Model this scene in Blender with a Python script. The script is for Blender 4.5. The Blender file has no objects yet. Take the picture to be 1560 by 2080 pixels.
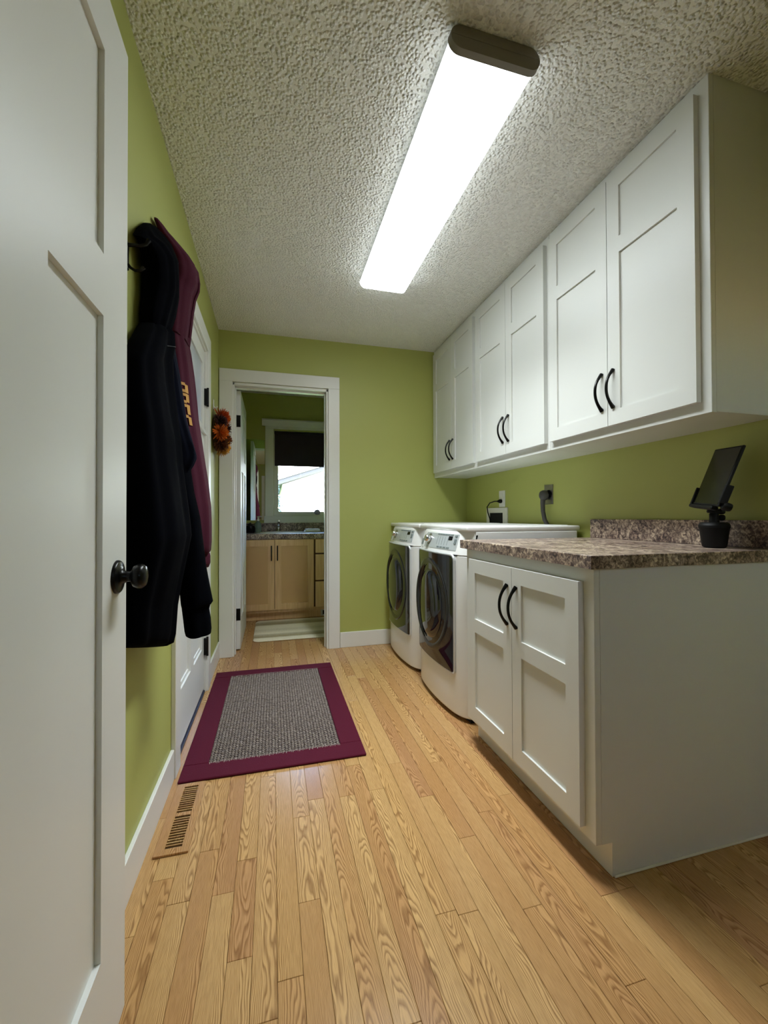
import bpy, bmesh, math, random
from mathutils import Vector, Matrix, noise

sc = bpy.context.scene
C = sc.collection

# ------------------------------------------------------------------ camera, world, lights, exposure
def make_camera():
    yaw, pitch, roll = (math.radians(a) for a in (15.008, 0.627, -0.168))
    fw = Vector((math.sin(yaw)*math.cos(pitch), math.cos(yaw)*math.cos(pitch), math.sin(pitch)))
    rt = Vector((math.cos(yaw), -math.sin(yaw), 0))
    up = rt.cross(fw)
    rt, up = rt*math.cos(roll)+up*math.sin(roll), up*math.cos(roll)-rt*math.sin(roll)
    cd = bpy.data.cameras.new('camera'); co = bpy.data.objects.new('camera', cd); C.objects.link(co)
    m = Matrix((rt, up, -fw)).transposed().to_4x4(); m.translation = Vector((0, 0, 1.0408))
    co.matrix_world = m
    cd.sensor_fit = 'HORIZONTAL'; cd.sensor_width = 36.0; cd.lens = 842.94/1560*36.0
    cd.clip_start = 0.02; cd.clip_end = 200
    sc.camera = co
make_camera()

LENS = 9.4            # glow of the ceiling fixture's acrylic lens
TUBES = 15.5          # watts sent down through the prismatic lens
SPREAD = 108.0
SKY = 6.0
world = bpy.data.worlds.new('world'); sc.world = world; world.use_nodes = True
wn = world.node_tree.nodes; wl = world.node_tree.links
sky = wn.new('ShaderNodeTexSky'); sky.sky_type = 'NISHITA'; sky.sun_disc = False
sky.sun_elevation = math.radians(42); sky.sun_rotation = math.radians(200)
wn['Background'].inputs['Strength'].default_value = SKY
wl.new(sky.outputs['Color'], wn['Background'].inputs['Color'])

sc.view_settings.view_transform = 'Standard'
sc.view_settings.look = 'None'
sc.view_settings.gamma = 1.0
sc.view_settings.use_curve_mapping = False
sc.view_settings.exposure = 0.32
sc.cycles.use_denoising = True
sc.cycles.max_bounces = 12
sc.cycles.diffuse_bounces = 6
sc.cycles.glossy_bounces = 5
sc.cycles.transmission_bounces = 6
sc.cycles.sample_clamp_indirect = 6.0
sc.cycles.caustics_reflective = False
sc.cycles.caustics_refractive = False

# ------------------------------------------------------------------ materials
def lin(r, g, b):
    f = lambda c: (c/255/12.92) if c/255 <= .04045 else ((c/255+.055)/1.055)**2.4
    return (f(r), f(g), f(b), 1)

class NT:
    """tiny node-tree helper"""
    def __init__(s, name):
        s.m = bpy.data.materials.new(name); s.m.use_nodes = True
        s.t = s.m.node_tree; s.b = s.t.nodes['Principled BSDF']; s.out = s.t.nodes['Material Output']
    def n(s, typ, ins=None, **kw):
        nd = s.t.nodes.new(typ)
        for k, v in kw.items(): setattr(nd, k, v)
        for k, v in (ins or {}).items(): s.set(nd.inputs[k], v)
        return nd
    def set(s, sock, v):
        if isinstance(v, bpy.types.NodeSocket): s.t.links.new(v, sock)
        elif isinstance(v, bpy.types.Node): s.t.links.new(v.outputs[0], sock)
        else: sock.default_value = v
    def math(s, op, a, b=0.0, c=None):
        nd = s.n('ShaderNodeMath', operation=op)
        s.set(nd.inputs[0], a); s.set(nd.inputs[1], b)
        if c is not None: s.set(nd.inputs[2], c)
        return nd.outputs[0]
    def ramp(s, fac, stops):
        nd = s.n('ShaderNodeValToRGB'); s.set(nd.inputs['Fac'], fac); e = nd.color_ramp.elements
        while len(e) < len(stops): e.new(.5)
        for i, (p, c) in enumerate(stops): e[i].position = p; e[i].color = c
        return nd.outputs['Color']
    def mix(s, fac, a, b, typ='MIX'):
        nd = s.n('ShaderNodeMix', data_type='RGBA', blend_type=typ)
        s.set(nd.inputs[0], fac); s.set(nd.inputs[6], a); s.set(nd.inputs[7], b)
        return nd.outputs[2]
    def bump(s, h, strength, dist):
        nd = s.n('ShaderNodeBump', {'Height': h, 'Strength': strength, 'Distance': dist})
        s.t.links.new(nd.outputs[0], s.b.inputs['Normal'])
    def p(s, **kw):
        for k, v in kw.items(): s.set(s.b.inputs[k.replace('_', ' ')], v)
        return s

def plain(name, rgb, rough=.5, metal=0., spec=.5, **kw):
    t = NT(name).p(Base_Color=lin(*rgb), Roughness=rough, Metallic=metal)
    t.b.inputs['Specular IOR Level'].default_value = spec
    for k, v in kw.items(): t.set(t.b.inputs[k.replace('_', ' ')], v)
    return t.m

def painted(name, rgb, rough, scale, strength, dist=.002, spec=.5):
    t = NT(name)
    co = t.n('ShaderNodeTexCoord').outputs['Object']
    nz = t.n('ShaderNodeTexNoise', {'Vector': co, 'Scale': scale, 'Detail': 3.0})
    t.p(Base_Color=lin(*rgb), Roughness=rough)
    t.b.inputs['Specular IOR Level'].default_value = spec
    t.bump(nz.outputs[0], strength, dist)
    return t.m

M = {}
M['green'] = painted('green_wall_paint', (170, 175, 96), .5, 160, .12)
M['white'] = painted('white_satin_paint', (221, 222, 218), .38, 45, .03)
M['trim'] = painted('white_trim_paint', (222, 222, 217), .36, 40, .02)
M['cab'] = painted('white_cabinet_paint', (214, 215, 211), .36, 60, .03)
M['black'] = plain('black_metal', (16, 15, 15), .28, .6)
M['black_plastic'] = plain('black_plastic', (8, 8, 9), .55, 0, .25)
M['screen'] = plain('dark_glass_screen', (8, 8, 9), .12, 0, .25)
M['appliance'] = plain('white_enamel', (226, 226, 224), .22)
M['panelgrey'] = plain('silver_panel', (190, 196, 197), .28, .25)
M['door_glass'] = plain('dark_tinted_glass', (16, 16, 19), .05, 0, .7, Coat_Weight=.3, Coat_Roughness=.03)
M['smoke'] = plain('smoked_plastic', (24, 24, 26), .14, 0, .6)
M['chrome'] = plain('chrome', (222, 224, 226), .2, 1.)
M['silver'] = plain('silver_trim', (205, 208, 210), .35, .35)
M['steel'] = plain('brushed_steel', (150, 148, 140), .35, .9)
M['rubber'] = plain('grey_rubber', (70, 68, 66), .6)
M['dark'] = plain('dark_void', (6, 6, 6), .8)
M['btn'] = plain('grey_button', (110, 120, 120), .4)
M['white_plastic'] = plain('white_plastic', (225, 224, 216), .4)
M['cap'] = plain('fixture_end_cap', (120, 114, 102), .5)
M['sweep'] = plain('dark_blue_door_sweep', (40, 42, 62), .5)
M['mirror'] = plain('mirror_silver', (235, 238, 236), .01, 1.)
M['porcelain'] = plain('porcelain', (235, 232, 224), .12)
M['towel'] = painted('white_towel', (242, 242, 246), .9, 300, .5, .004)
M['grey_cloth'] = painted('grey_plush', (165, 160, 168), .95, 220, .8, .006)
M['gold'] = plain('gold_print', (176, 128, 52), .7)
M['shade'] = painted('dark_shade_fabric', (44, 36, 42), .9, 400, .3)
M['navy'] = painted('navy_softshell', (3, 4, 8), 1.0, 500, .25, .001, .03)
M['navy_highlight'] = painted('navy_softshell_highlight', (13, 16, 28), .95, 500, .25, .001, .06)  # lighter navy: fold highlights put into the flap's colour
M['navy_trim'] = plain('navy_trim', (15, 18, 29), .7)
M['maroon'] = painted('maroon_fleece', (62, 14, 33), .92, 420, .5, .0015, .2)
M['rug_border'] = painted('maroon_rug_border', (80, 17, 37), .95, 300, .6, .002, .2)
M['soap'] = plain('clear_soap_bottle', (150, 175, 175), .1, Transmission_Weight=.5)
M['siding'] = plain('white_siding', (240, 240, 240), .6)
M['fascia'] = plain('white_fascia', (235, 235, 235), .6)
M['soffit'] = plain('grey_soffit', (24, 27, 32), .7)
M['grass'] = painted('lawn', (90, 110, 60), .95, 40, .6)
M['foliage'] = plain('foliage', (34, 52, 46), .9)

def ceiling_mat():
    t = NT('popcorn_ceiling')
    co = t.n('ShaderNodeTexCoord').outputs['Object']
    wv = t.n('ShaderNodeTexNoise', {'Vector': co, 'Scale': 90.0, 'Detail': 2.0})
    wm = t.mix(.006, co, wv.outputs['Color'], 'ADD')
    v = t.n('ShaderNodeTexVoronoi', {'Vector': wm, 'Scale': 88.0, 'Randomness': 1.0}, feature='SMOOTH_F1')
    v.inputs['Smoothness'].default_value = .4
    h1 = t.ramp(v.outputs['Distance'], [(.12, (1, 1, 1, 1)), (.62, (0, 0, 0, 1))])
    nz = t.n('ShaderNodeTexNoise', {'Vector': co, 'Scale': 38.0, 'Detail': 3.0})
    g = t.ramp(nz.outputs[0], [(.34, (.45, .45, .45, 1)), (.6, (1, 1, 1, 1))])
    h = t.mix(1.0, h1, g, 'MULTIPLY')
    t.p(Base_Color=lin(240, 240, 236), Roughness=.85)
    t.b.inputs['Specular IOR Level'].default_value = .3
    t.bump(h, .9, .010)
    return t.m
M['ceiling'] = ceiling_mat()

def oak_mat(name='oak', tones=((200, 157, 101), (209, 169, 114), (194, 149, 97), (182, 136, 96)), grain=(112, 72, 38), axis='Y'):
    t = NT(name)
    co = t.n('ShaderNodeTexCoord').outputs['Object']
    r = t.n('ShaderNodeObjectInfo').outputs['Random']
    fr = lambda k: t.math('FRACT', t.math('MULTIPLY', r, k))
    r2, r3, r4 = fr(7.131), fr(17.77), fr(53.31)
    sx = t.n('ShaderNodeSeparateXYZ', {0: co})
    x, y = (sx.outputs['X'], sx.outputs['Y']) if axis == 'Y' else (sx.outputs['Z'], sx.outputs['X'])
    off = t.math('MULTIPLY', r, 91.0)
    v1 = t.n('ShaderNodeCombineXYZ', {'X': t.math('MULTIPLY', x, 22.0), 'Y': t.math('MULTIPLY', y, 4.2), 'Z': off})
    n1 = t.n('ShaderNodeTexNoise', {'Vector': v1, 'Scale': 1.0, 'Detail': 2.0, 'Roughness': .45}).outputs[0]
    x0 = t.math('MULTIPLY', t.math('SUBTRACT', r2, .5), .12)
    dx = t.math('SUBTRACT', x, x0)
    f = t.math('MULTIPLY', t.math('MULTIPLY', dx, dx), 4800.0)
    f = t.math('ADD', f, t.math('MULTIPLY', n1, 10.0))
    f = t.math('ADD', f, t.math('MULTIPLY', y, t.math('SUBTRACT', t.math('MULTIPLY', r3, 36.0), 18.0)))
    ring = t.math('FRACT', f)
    line = t.ramp(ring, [(0, (1, 1, 1, 1)), (.2, (.7, .7, .7, 1)), (.45, (.12, .12, .12, 1)), (.8, (0, 0, 0, 1)), (1, (.9, .9, .9, 1))])
    vp = t.n('ShaderNodeCombineXYZ', {'X': t.math('MULTIPLY', x, 900.0), 'Y': t.math('MULTIPLY', y, 28.0), 'Z': off})
    pore = t.n('ShaderNodeTexNoise', {'Vector': vp, 'Scale': 1.0, 'Detail': 1.0}).outputs[0]
    pr_ = t.ramp(pore, [(.4, (1, 1, 1, 1)), (.56, (0, 0, 0, 1))])
    vb = t.n('ShaderNodeCombineXYZ', {'X': t.math('MULTIPLY', x, 30.0), 'Y': t.math('MULTIPLY', y, 2.0), 'Z': off})
    blotch = t.n('ShaderNodeTexNoise', {'Vector': vb, 'Scale': 1.0, 'Detail': 2.0}).outputs[0]
    base = t.ramp(t.math('ADD', t.math('MULTIPLY', r4, .8), t.math('MULTIPLY', blotch, .25)),
                  [(.08, lin(*tones[0])), (.4, lin(*tones[1])), (.72, lin(*tones[2])), (1.0, lin(*tones[3]))])
    amt = t.math('ADD', t.math('MULTIPLY', line, .62), t.math('MULTIPLY', pr_, .2))
    col = t.mix(amt, base, lin(*grain))
    t.p(Base_Color=col, Roughness=.21)
    t.bump(amt, .06, .0006)
    return t.m
M['oak'] = oak_mat()
M['joint_and_shade'] = plain('plank_joint_and_gap_shade', (88, 58, 32), .8)

def maple_mat():
    t = NT('maple_cabinet')
    co = t.n('ShaderNodeTexCoord').outputs['Object']
    mp = t.n('ShaderNodeMapping', {'Vector': co}); mp.inputs['Scale'].default_value = (60, 60, 4)
    n1 = t.n('ShaderNodeTexNoise', {'Vector': mp, 'Scale': 1.0, 'Detail': 4.0})
    col = t.ramp(n1.outputs[0], [(.3, lin(214, 172, 124)), (.7, lin(230, 192, 144))])
    t.p(Base_Color=col, Roughness=.38)
    return t.m
M['maple'] = maple_mat()
M['maple_panel'] = plain('maple_veneer_panel', (208, 166, 116), .42)

def laminate_mat():
    t = NT('mottled_granite_laminate')
    co = t.n('ShaderNodeTexCoord').outputs['Object']
    n1 = t.n('ShaderNodeTexNoise', {'Vector': co, 'Scale': 75.0, 'Detail': 7.0, 'Roughness': .68, 'Distortion': .8})
    n2 = t.n('ShaderNodeTexNoise', {'Vector': co, 'Scale': 14.0, 'Detail': 3.0, 'Distortion': .6})
    c1 = t.ramp(n1.outputs[0], [(.33, lin(44, 34, 36)), (.43, lin(110, 92, 86)), (.51, lin(160, 140, 126)), (.62, lin(226, 208, 184))])
    c2 = t.ramp(n1.outputs[0], [(.36, lin(36, 28, 30)), (.48, lin(92, 74, 72)), (.62, lin(176, 152, 134))])
    col = t.mix(t.ramp(n2.outputs[0], [(.42, (0, 0, 0, 1)), (.6, (1, 1, 1, 1))]), c1, c2)
    t.p(Base_Color=col, Roughness=.3)
    return t.m
M['laminate'] = laminate_mat()

def nub_mat():
    t = NT('woven_grey_rug')
    co = t.n('ShaderNodeTexCoord').outputs['Object']
    n1 = t.n('ShaderNodeTexNoise', {'Vector': co, 'Scale': 130.0, 'Detail': 2.0})
    col = t.ramp(n1.outputs[0], [(.3, lin(118, 106, 100)), (.55, lin(152, 140, 132)), (.75, lin(172, 160, 150))])
    t.p(Base_Color=col, Roughness=.95); t.b.inputs['Specular IOR Level'].default_value = .15
    t.bump(n1.outputs[0], .5, .002)
    return t.m
M['nub'] = nub_mat()
M['rug_dark'] = plain('dark_rug_weave', (38, 26, 29), .95, 0, .1)

def bathmat_mat():
    t = NT('striped_bath_rug')
    co = t.n('ShaderNodeTexCoord').outputs['Object']
    s = t.n('ShaderNodeSeparateXYZ', {0: co})
    nz = t.n('ShaderNodeTexNoise', {'Vector': co, 'Scale': 90.0, 'Detail': 3.0})
    nv = t.n('ShaderNodeMapping', {'Vector': co}); nv.inputs['Scale'].default_value = (14, 90, 1)
    nr = t.n('ShaderNodeTexNoise', {'Vector': nv, 'Scale': 1.0, 'Detail': 3.0})
    yy = t.math('ADD', s.outputs['Y'], t.math('MULTIPLY', t.math('SUBTRACT', nr.outputs[0], .5), .035))
    st = t.ramp(t.math('ADD', t.math('MULTIPLY', yy, 1.45), .5),
                [(0, (0, 0, 0, 1)), (.08, (0, 0, 0, 1)), (.14, (.9, .9, .9, 1)), (.24, (.6, .6, .6, 1)), (.30, (0, 0, 0, 1)),
                 (.45, (.35, .35, .35, 1)), (.55, (.1, .1, .1, 1)), (.68, (0, 0, 0, 1)), (.74, (.9, .9, .9, 1)), (.85, (.7, .7, .7, 1)), (.93, (0, 0, 0, 1))])
    col = t.mix(st, lin(230, 222, 198), lin(150, 134, 92))
    col = t.mix(.25, col, nz.outputs[0], 'OVERLAY')
    t.p(Base_Color=col, Roughness=.95); t.bump(nz.outputs[0], .8, .006)
    return t.m
M['bathmat'] = bathmat_mat()

def lamp_mat():
    t = NT('lit_acrylic_lens')
    t.p(Base_Color=(.9, .92, .92, 1), Roughness=.35)
    t.b.inputs['Emission Color'].default_value = (.90, .975, 1, 1)
    g = t.n('ShaderNodeNewGeometry')
    nz = t.n('ShaderNodeSeparateXYZ', {0: g.outputs['Normal']}).outputs['Z']
    down = t.math('POWER', t.math('MAXIMUM', t.math('MULTIPLY', nz, -1.0), 0.0), 1.5)
    t.set(t.b.inputs['Emission Strength'], t.math('ADD', t.math('MULTIPLY', down, LENS*.64), t.math('MULTIPLY', t.math('MINIMUM', t.math('MAXIMUM', t.math('SUBTRACT', .8, nz), .03), 1.0), LENS*.36)))   # tubes sit in a reflector pan: the sides glow less
    return t.m
M['lamp'] = lamp_mat()

def glass_mat(name='window_glass', tint=(1, 1, 1, 1)):
    t = NT(name)
    tr = t.n('ShaderNodeBsdfTransparent', {'Color': tint}); gl = t.n('ShaderNodeBsdfGlossy', {'Roughness': .0})
    fr = t.n('ShaderNodeFresnel', {'IOR': 1.45})
    mx = t.n('ShaderNodeMixShader', {0: fr.outputs[0], 1: tr.outputs[0], 2: gl.outputs[0]})
    t.t.links.new(mx.outputs[0], t.out.inputs['Surface'])
    return t.m
M['glass'] = glass_mat()
def obscure_mat():
    t = NT('obscure_glass')
    tl = t.n('ShaderNodeBsdfTranslucent', {'Color': (.32, .34, .36, 1)}); df = t.n('ShaderNodeBsdfDiffuse', {'Color': (.62, .64, .64, 1)})
    m1 = t.n('ShaderNodeMixShader', {0: .35, 1: df.outputs[0], 2: tl.outputs[0]})
    gl = t.n('ShaderNodeBsdfGlossy', {'Roughness': .3}); fr = t.n('ShaderNodeFresnel', {'IOR': 1.35})
    mx = t.n('ShaderNodeMixShader', {0: fr.outputs[0], 1: m1.outputs[0], 2: gl.outputs[0]})
    t.t.links.new(mx.outputs[0], t.out.inputs['Surface'])
    return t.m
M['obscure'] = obscure_mat()

# ------------------------------------------------------------------ mesh helpers
class MB:
    def __init__(s): s.v = []; s.f = []
    def add(s, vs, fs):
        o = len(s.v); s.v += [tuple(v) for v in vs]; s.f += [tuple(i+o for i in f) for f in fs]; return s
    def bm(s, b, mat=None):
        b.verts.index_update()
        s.add([(mat @ v.co if mat else v.co)[:] for v in b.verts], [[v.index for v in f.verts] for f in b.faces]); b.free(); return s
    def box(s, x0, x1, y0, y1, z0, z1, bev=0., seg=1, mat=None):
        x0, x1 = min(x0, x1), max(x0, x1); y0, y1 = min(y0, y1), max(y0, y1); z0, z1 = min(z0, z1), max(z0, z1)
        b = bmesh.new(); bmesh.ops.create_cube(b, size=1)
        for v in b.verts: v.co = ((x0+x1)/2+v.co.x*(x1-x0), (y0+y1)/2+v.co.y*(y1-y0), (z0+z1)/2+v.co.z*(z1-z0))
        if bev:
            bev = min(bev, .49*min(x1-x0, y1-y0, z1-z0))
            bmesh.ops.bevel(b, geom=list(b.edges), offset=bev, segments=seg, profile=.5, affect='EDGES')
        return s.bm(b, mat)
    def loft(s, rings, cap=True, closed=True):
        n = len(rings[0]); vs = [p for r in rings for p in r]; fs = []
        for i in range(len(rings)-1):
            for j in range(n if closed else n-1):
                k = (j+1) % n; fs.append((i*n+j, i*n+k, (i+1)*n+k, (i+1)*n+j))
        if cap:
            fs.append(tuple(range(n))[::-1]); fs.append(tuple((len(rings)-1)*n+j for j in range(n)))
        return s.add(vs, fs)
    def lathe(s, prof, origin, axis, n=24):
        """prof: (radius, distance along axis)"""
        ax = Vector(axis).normalized(); u = ax.orthogonal().normalized(); w = ax.cross(u); o = Vector(origin)
        rings = [[o+ax*d+(u*math.cos(2*math.pi*j/n)+w*math.sin(2*math.pi*j/n))*max(r, 1e-4) for j in range(n)] for r, d in prof]
        return s.loft(rings)
    def tube(s, pts, rad, n=8, flat=1.0):
        pts = [Vector(p) for p in pts]; rings = []
        rads = rad if isinstance(rad, (list, tuple)) else [rad]*len(pts)
        t0 = (pts[1]-pts[0]).normalized(); u = t0.orthogonal().normalized()
        for i, p in enumerate(pts):
            t = ((pts[min(i+1, len(pts)-1)]-pts[max(i-1, 0)])).normalized()
            u = (u-t*u.dot(t)).normalized(); w = t.cross(u)
            rings.append([p+(u*math.cos(2*math.pi*j/n)+w*math.sin(2*math.pi*j/n)*flat)*rads[i] for j in range(n)])
        return s.loft(rings)
    def prism(s, poly, axis, a, b):
        """poly: 2-D points in the other two axes (order xyz without axis)"""
        def mk(p, t):
            q = list(p); q.insert('xyz'.index(axis), t); return q
        return s.loft([[mk(p, a) for p in poly], [mk(p, b) for p in poly]])

WL = {}
def wloc(o): return WL.get(o.name, Vector((0, 0, 0)))
def props(o, label=None, cat=None, group=None, kind=None):
    if label: o['label'] = label
    if cat: o['category'] = cat
    if group: o['group'] = group
    if kind: o['kind'] = kind
    return o
def link_mesh(name, me, loc, parent=None):
    o = bpy.data.objects.new(name, me); C.objects.link(o)
    o.location = Vector(loc)-(wloc(parent) if parent else Vector((0, 0, 0)))
    if parent: o.parent = parent
    WL[o.name] = Vector(loc)
    return o
def obj(name, mb, mat, parent=None, smooth=0, fix=True, **kw):
    vs = mb.v
    c = Vector([(min(v[i] for v in vs)+max(v[i] for v in vs))/2 for i in range(3)])
    me = bpy.data.meshes.new(name)
    me.from_pydata([tuple(Vector(v)-c) for v in vs], [], mb.f)
    if fix:
        b = bmesh.new(); b.from_mesh(me); bmesh.ops.recalc_face_normals(b, faces=b.faces); b.to_mesh(me); b.free()
    me.materials.append(M[mat] if isinstance(mat, str) else mat)
    if smooth:
        for p in me.polygons: p.use_smooth = True
        me.set_sharp_from_angle(angle=math.radians(smooth))
    o = link_mesh(name, me, c, parent)
    return props(o, **kw)
def thing(name, loc, label, cat, group=None, kind=None):
    o = bpy.data.objects.new(name, None); C.objects.link(o); o.location = loc; o.empty_display_size = .05
    WL[o.name] = Vector(loc)
    return props(o, label, cat, group, kind)
def copy_thing(src, delta, label=None):
    r = src.copy(); C.objects.link(r); r.location = src.location+Vector(delta); WL[r.name] = wloc(src)+Vector(delta)
    if label: r['label'] = label
    for ch in src.children:
        c = ch.copy(); C.objects.link(c); c.parent = r
        for g in ch.children:
            d = g.copy(); C.objects.link(d); d.parent = c
    return r
def box(*a, **k): return MB().box(*a, **k)

XL, XR, YB, H, YR = -.39, 1.627, 3.293, 2.44, -1.7      # left wall, right wall, back wall, ceiling, wall behind the camera
YW = 4.9                                                # bathroom's far wall

# ------------------------------------------------------------------ structure: floor
floor = obj('floor', box(-.52, 1.75, YR-.1, YW+.1, -.06, -.0035), 'joint_and_shade', kind='structure',
            label='narrow-strip red oak hardwood floor running the length of the room')
rng = random.Random(11)
W = .0572
def plank_rows():
    out = []
    nx = int((XR+.02-XL)/W)+1
    for i in range(nx):
        x0 = XL+i*W
        y = YR-rng.uniform(0, .9)
        while y < YW:
            L = rng.choice([.32, .45, .6, .75, .9, 1.05, 1.25])*rng.uniform(.9, 1.15)
            y1 = min(y+L, YW)
            if y1 > YR+.02 and y1-max(y, YR) > .04:
                out.append((x0, min(x0+W, XR), max(y, YR), y1))
            y += L
    return out
rows = plank_rows()
def seen(p):
    xm, ym = (p[0]+p[1])/2, p[3]
    if ym < .45: return False                       # behind / below the camera
    if p[0] > .99 and p[2] > 1.02: return False     # under cabinets and machines
    return True
vis = sorted([p for p in rows if seen(p)], key=lambda p: p[2])[:298]
rest = [p for p in rows if p not in set(vis)]
def plank_mb(p, g=.00035):
    x0, x1, y0, y1 = p
    dz = rng.uniform(-.00025, .00025)
    return MB().box(x0+g, x1-g, y0+g, y1-g, -.0035, dz, bev=.0009)
for p in vis: obj('plank', plank_mb(p), 'oak', floor)
mb = MB()
for p in rest: mb.box(p[0], p[1], p[2], p[3], -.0035, 0)
obj('planks_out_of_view', mb, 'oak', floor, kind='stuff')

# ------------------------------------------------------------------ structure: ceiling and walls
obj('ceiling', box(-.52, 1.75, YR-.1, YW+.1, H, H+.06), 'ceiling', kind='structure', label='off-white popcorn-textured ceiling')
EY0, EY1, EZ = 1.905, 2.69, 2.045        # exterior door opening in left wall
BX0, BX1, BZ = -.294, .427, 2.05         # bathroom doorway in back wall
T = .12
mb = MB().box(XL-T, XL, YR-.1, EY0, 0, H).box(XL-T, XL, EY1, YB+.117, 0, H).box(XL-T, XL, EY0, EY1, EZ, H)
obj('wall_left', mb, 'green', kind='structure', label='green left wall with the exterior door')
obj('wall_right', box(XR, XR+T, YR-.1, YW+.1, 0, H), 'green', kind='structure', label='green wall behind the counter and machines')
mb = MB().box(XL, BX0, YB, YB+.117, 0, H).box(BX1, XR, YB, YB+.117, 0, H).box(BX0, BX1, YB, YB+.117, BZ, H)
obj('wall_back', mb, 'green', kind='structure', label='green end wall with the bathroom doorway')
RX0, RX1, RZ0, RZ1 = 1.02, 1.37, 1.56, 1.86  # opening for the added fill window
obj('wall_front', MB().box(XL, RX0, YR-.1, YR, 0, H).box(RX1, XR, YR-.1, YR, 0, H).box(RX0, RX1, YR-.1, YR, 0, RZ0).box(RX0, RX1, YR-.1, YR, RZ1, H), 'green', kind='structure', label='green wall behind the viewer')
# bathroom shell
WX0, WX1, WZ0, WZ1 = .012, .84, 1.055, 2.03       # bathroom window opening
mb = MB().box(XL-T, WX0, YW, YW+.14, 0, H).box(WX1, XR, YW, YW+.14, 0, H).box(WX0, WX1, YW, YW+.14, 0, WZ0).box(WX0, WX1, YW, YW+.14, WZ1, H)
obj('wall_bathroom_back', mb, 'green', kind='structure', label='green bathroom wall with the window over the vanity')
obj('wall_bathroom_left', box(XL-T, XL, YB+.117, YW, 0, H), 'green', kind='structure', label='green left wall of the bathroom')

# trim: baseboards
def baseboard(name, mb, label): obj(name, mb, 'trim', kind='structure', label=label)
def bb_box(mb, x0, x1, y0, y1): return mb.box(x0, x1, y0, y1, 0, .12, bev=.002)
mb = MB(); bb_box(mb, XL, XL+.013, YR, 1.815); bb_box(mb, XL, XL+.013, 2.775, YB)
baseboard('baseboard_left', mb, 'white baseboard along the green left wall')
mb = MB(); bb_box(mb, .517, XR, YB-.013, YB)
baseboard('baseboard_back', mb, 'white baseboard along the end wall beside the washer')
mb = MB(); bb_box(mb, XL+.013, XR, YR, YR+.013)
baseboard('baseboard_front', mb, 'white baseboard behind the viewer')

# casing of the bathroom doorway (trim_1) with jamb and stop
t1 = thing('trim_1', (.07, YB, 0), 'white casing and jamb around the bathroom doorway', 'door casing', kind='structure')
cy0, cy1 = YB-.018, YB
obj('side_casing', box(-.3845, -.290, cy0, cy1, 0, 2.055, bev=.002), 'trim', t1)
obj('side_casing', box(.425, .514, cy0, cy1, 0, 2.055, bev=.002), 'trim', t1)
obj('head_casing', box(-.3845, .514, cy0, cy1, 2.055, 2.149, bev=.002), 'trim', t1)
mb = MB().box(BX0-.002, BX0+.016, YB-.004, YB+.121, 0, BZ).box(BX1-.016, BX1+.002, YB-.004, YB+.121, 0, BZ).box(BX0, BX1, YB-.004, YB+.121, BZ-.016, BZ+.002)
obj('jamb', mb, 'trim', t1)
mb = MB().box(BX1-.027, BX1-.016, YB+.04, YB+.075, 0, BZ-.016, bev=.001).box(BX0+.016, BX0+.024, YB+.04, YB+.075, 0, BZ-.016, bev=.001).box(BX0+.016, BX1-.016, YB+.04, YB+.075, BZ-.027, BZ-.016, bev=.001)
obj('door_stop', mb, 'trim', t1)
# casing of the exterior door (trim_2)
t2 = thing('trim_2', (XL, 2.29, 0), 'white casing around the white exterior door', 'door casing', kind='structure')
cx0, cx1 = XL, XL+.018
obj('side_casing', box(cx0, cx1, 1.818, 1.908, 0, 2.045, bev=.002), 'trim', t2)
obj('side_casing', box(cx0, cx1, 2.686, 2.772, 0, 2.045, bev=.002), 'trim', t2)
obj('head_casing', box(cx0, cx1, 1.818, 2.772, 2.045, 2.137, bev=.002), 'trim', t2)
mb = MB().box(XL-T, XL+.003, EY0, EY0+.012, 0, EZ).box(XL-T, XL+.003, EY1-.012, EY1, 0, EZ).box(XL-T, XL+.003, EY0, EY1, EZ-.012, EZ)
obj('jamb', mb, 'trim', t2)

# ------------------------------------------------------------------ panel doors
def ring_frame(mb, ax, a0, a1, holes, u0, u1, v0, v1):
    """solid slab between a0 and a1 on axis ax ('x' or 'y'), u along the other horizontal axis, v = z, with rectangular holes"""
    us = sorted({u0, u1, *[h[0] for h in holes], *[h[1] for h in holes]}); vs = sorted({v0, v1, *[h[2] for h in holes], *[h[3] for h in holes]})
    nu, nv = len(us), len(vs)
    full = [[not any(h[0]-1e-6 <= us[i] and us[i+1] <= h[1]+1e-6 and h[2]-1e-6 <= vs[j] and vs[j+1] <= h[3]+1e-6 for h in holes) for j in range(nv-1)] for i in range(nu-1)]
    def P(u, v, a): return (a, u, v) if ax == 'x' else (u, a, v)
    V = []; idx = {}
    def vi(i, j, k):
        key = (i, j, k)
        if key not in idx: idx[key] = len(V); V.append(P(us[i], vs[j], (a0, a1)[k]))
        return idx[key]
    F = []
    for i in range(nu-1):
        for j in range(nv-1):
            if not full[i][j]: continue
            for k in (0, 1): F.append((vi(i, j, k), vi(i+1, j, k), vi(i+1, j+1, k), vi(i, j+1, k)))
            for (di, dj, e) in ((-1, 0, ((i, j), (i, j+1))), (1, 0, ((i+1, j), (i+1, j+1))), (0, -1, ((i, j), (i+1, j))), (0, 1, ((i, j+1), (i+1, j+1)))):
                ii, jj = i+di, j+dj
                if not (0 <= ii < nu-1 and 0 <= jj < nv-1) or not full[ii][jj]:
                    (p, q) = e; F.append((vi(*p, 0), vi(*q, 0), vi(*q, 1), vi(*p, 1)))
    return mb.add(V, F)

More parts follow.
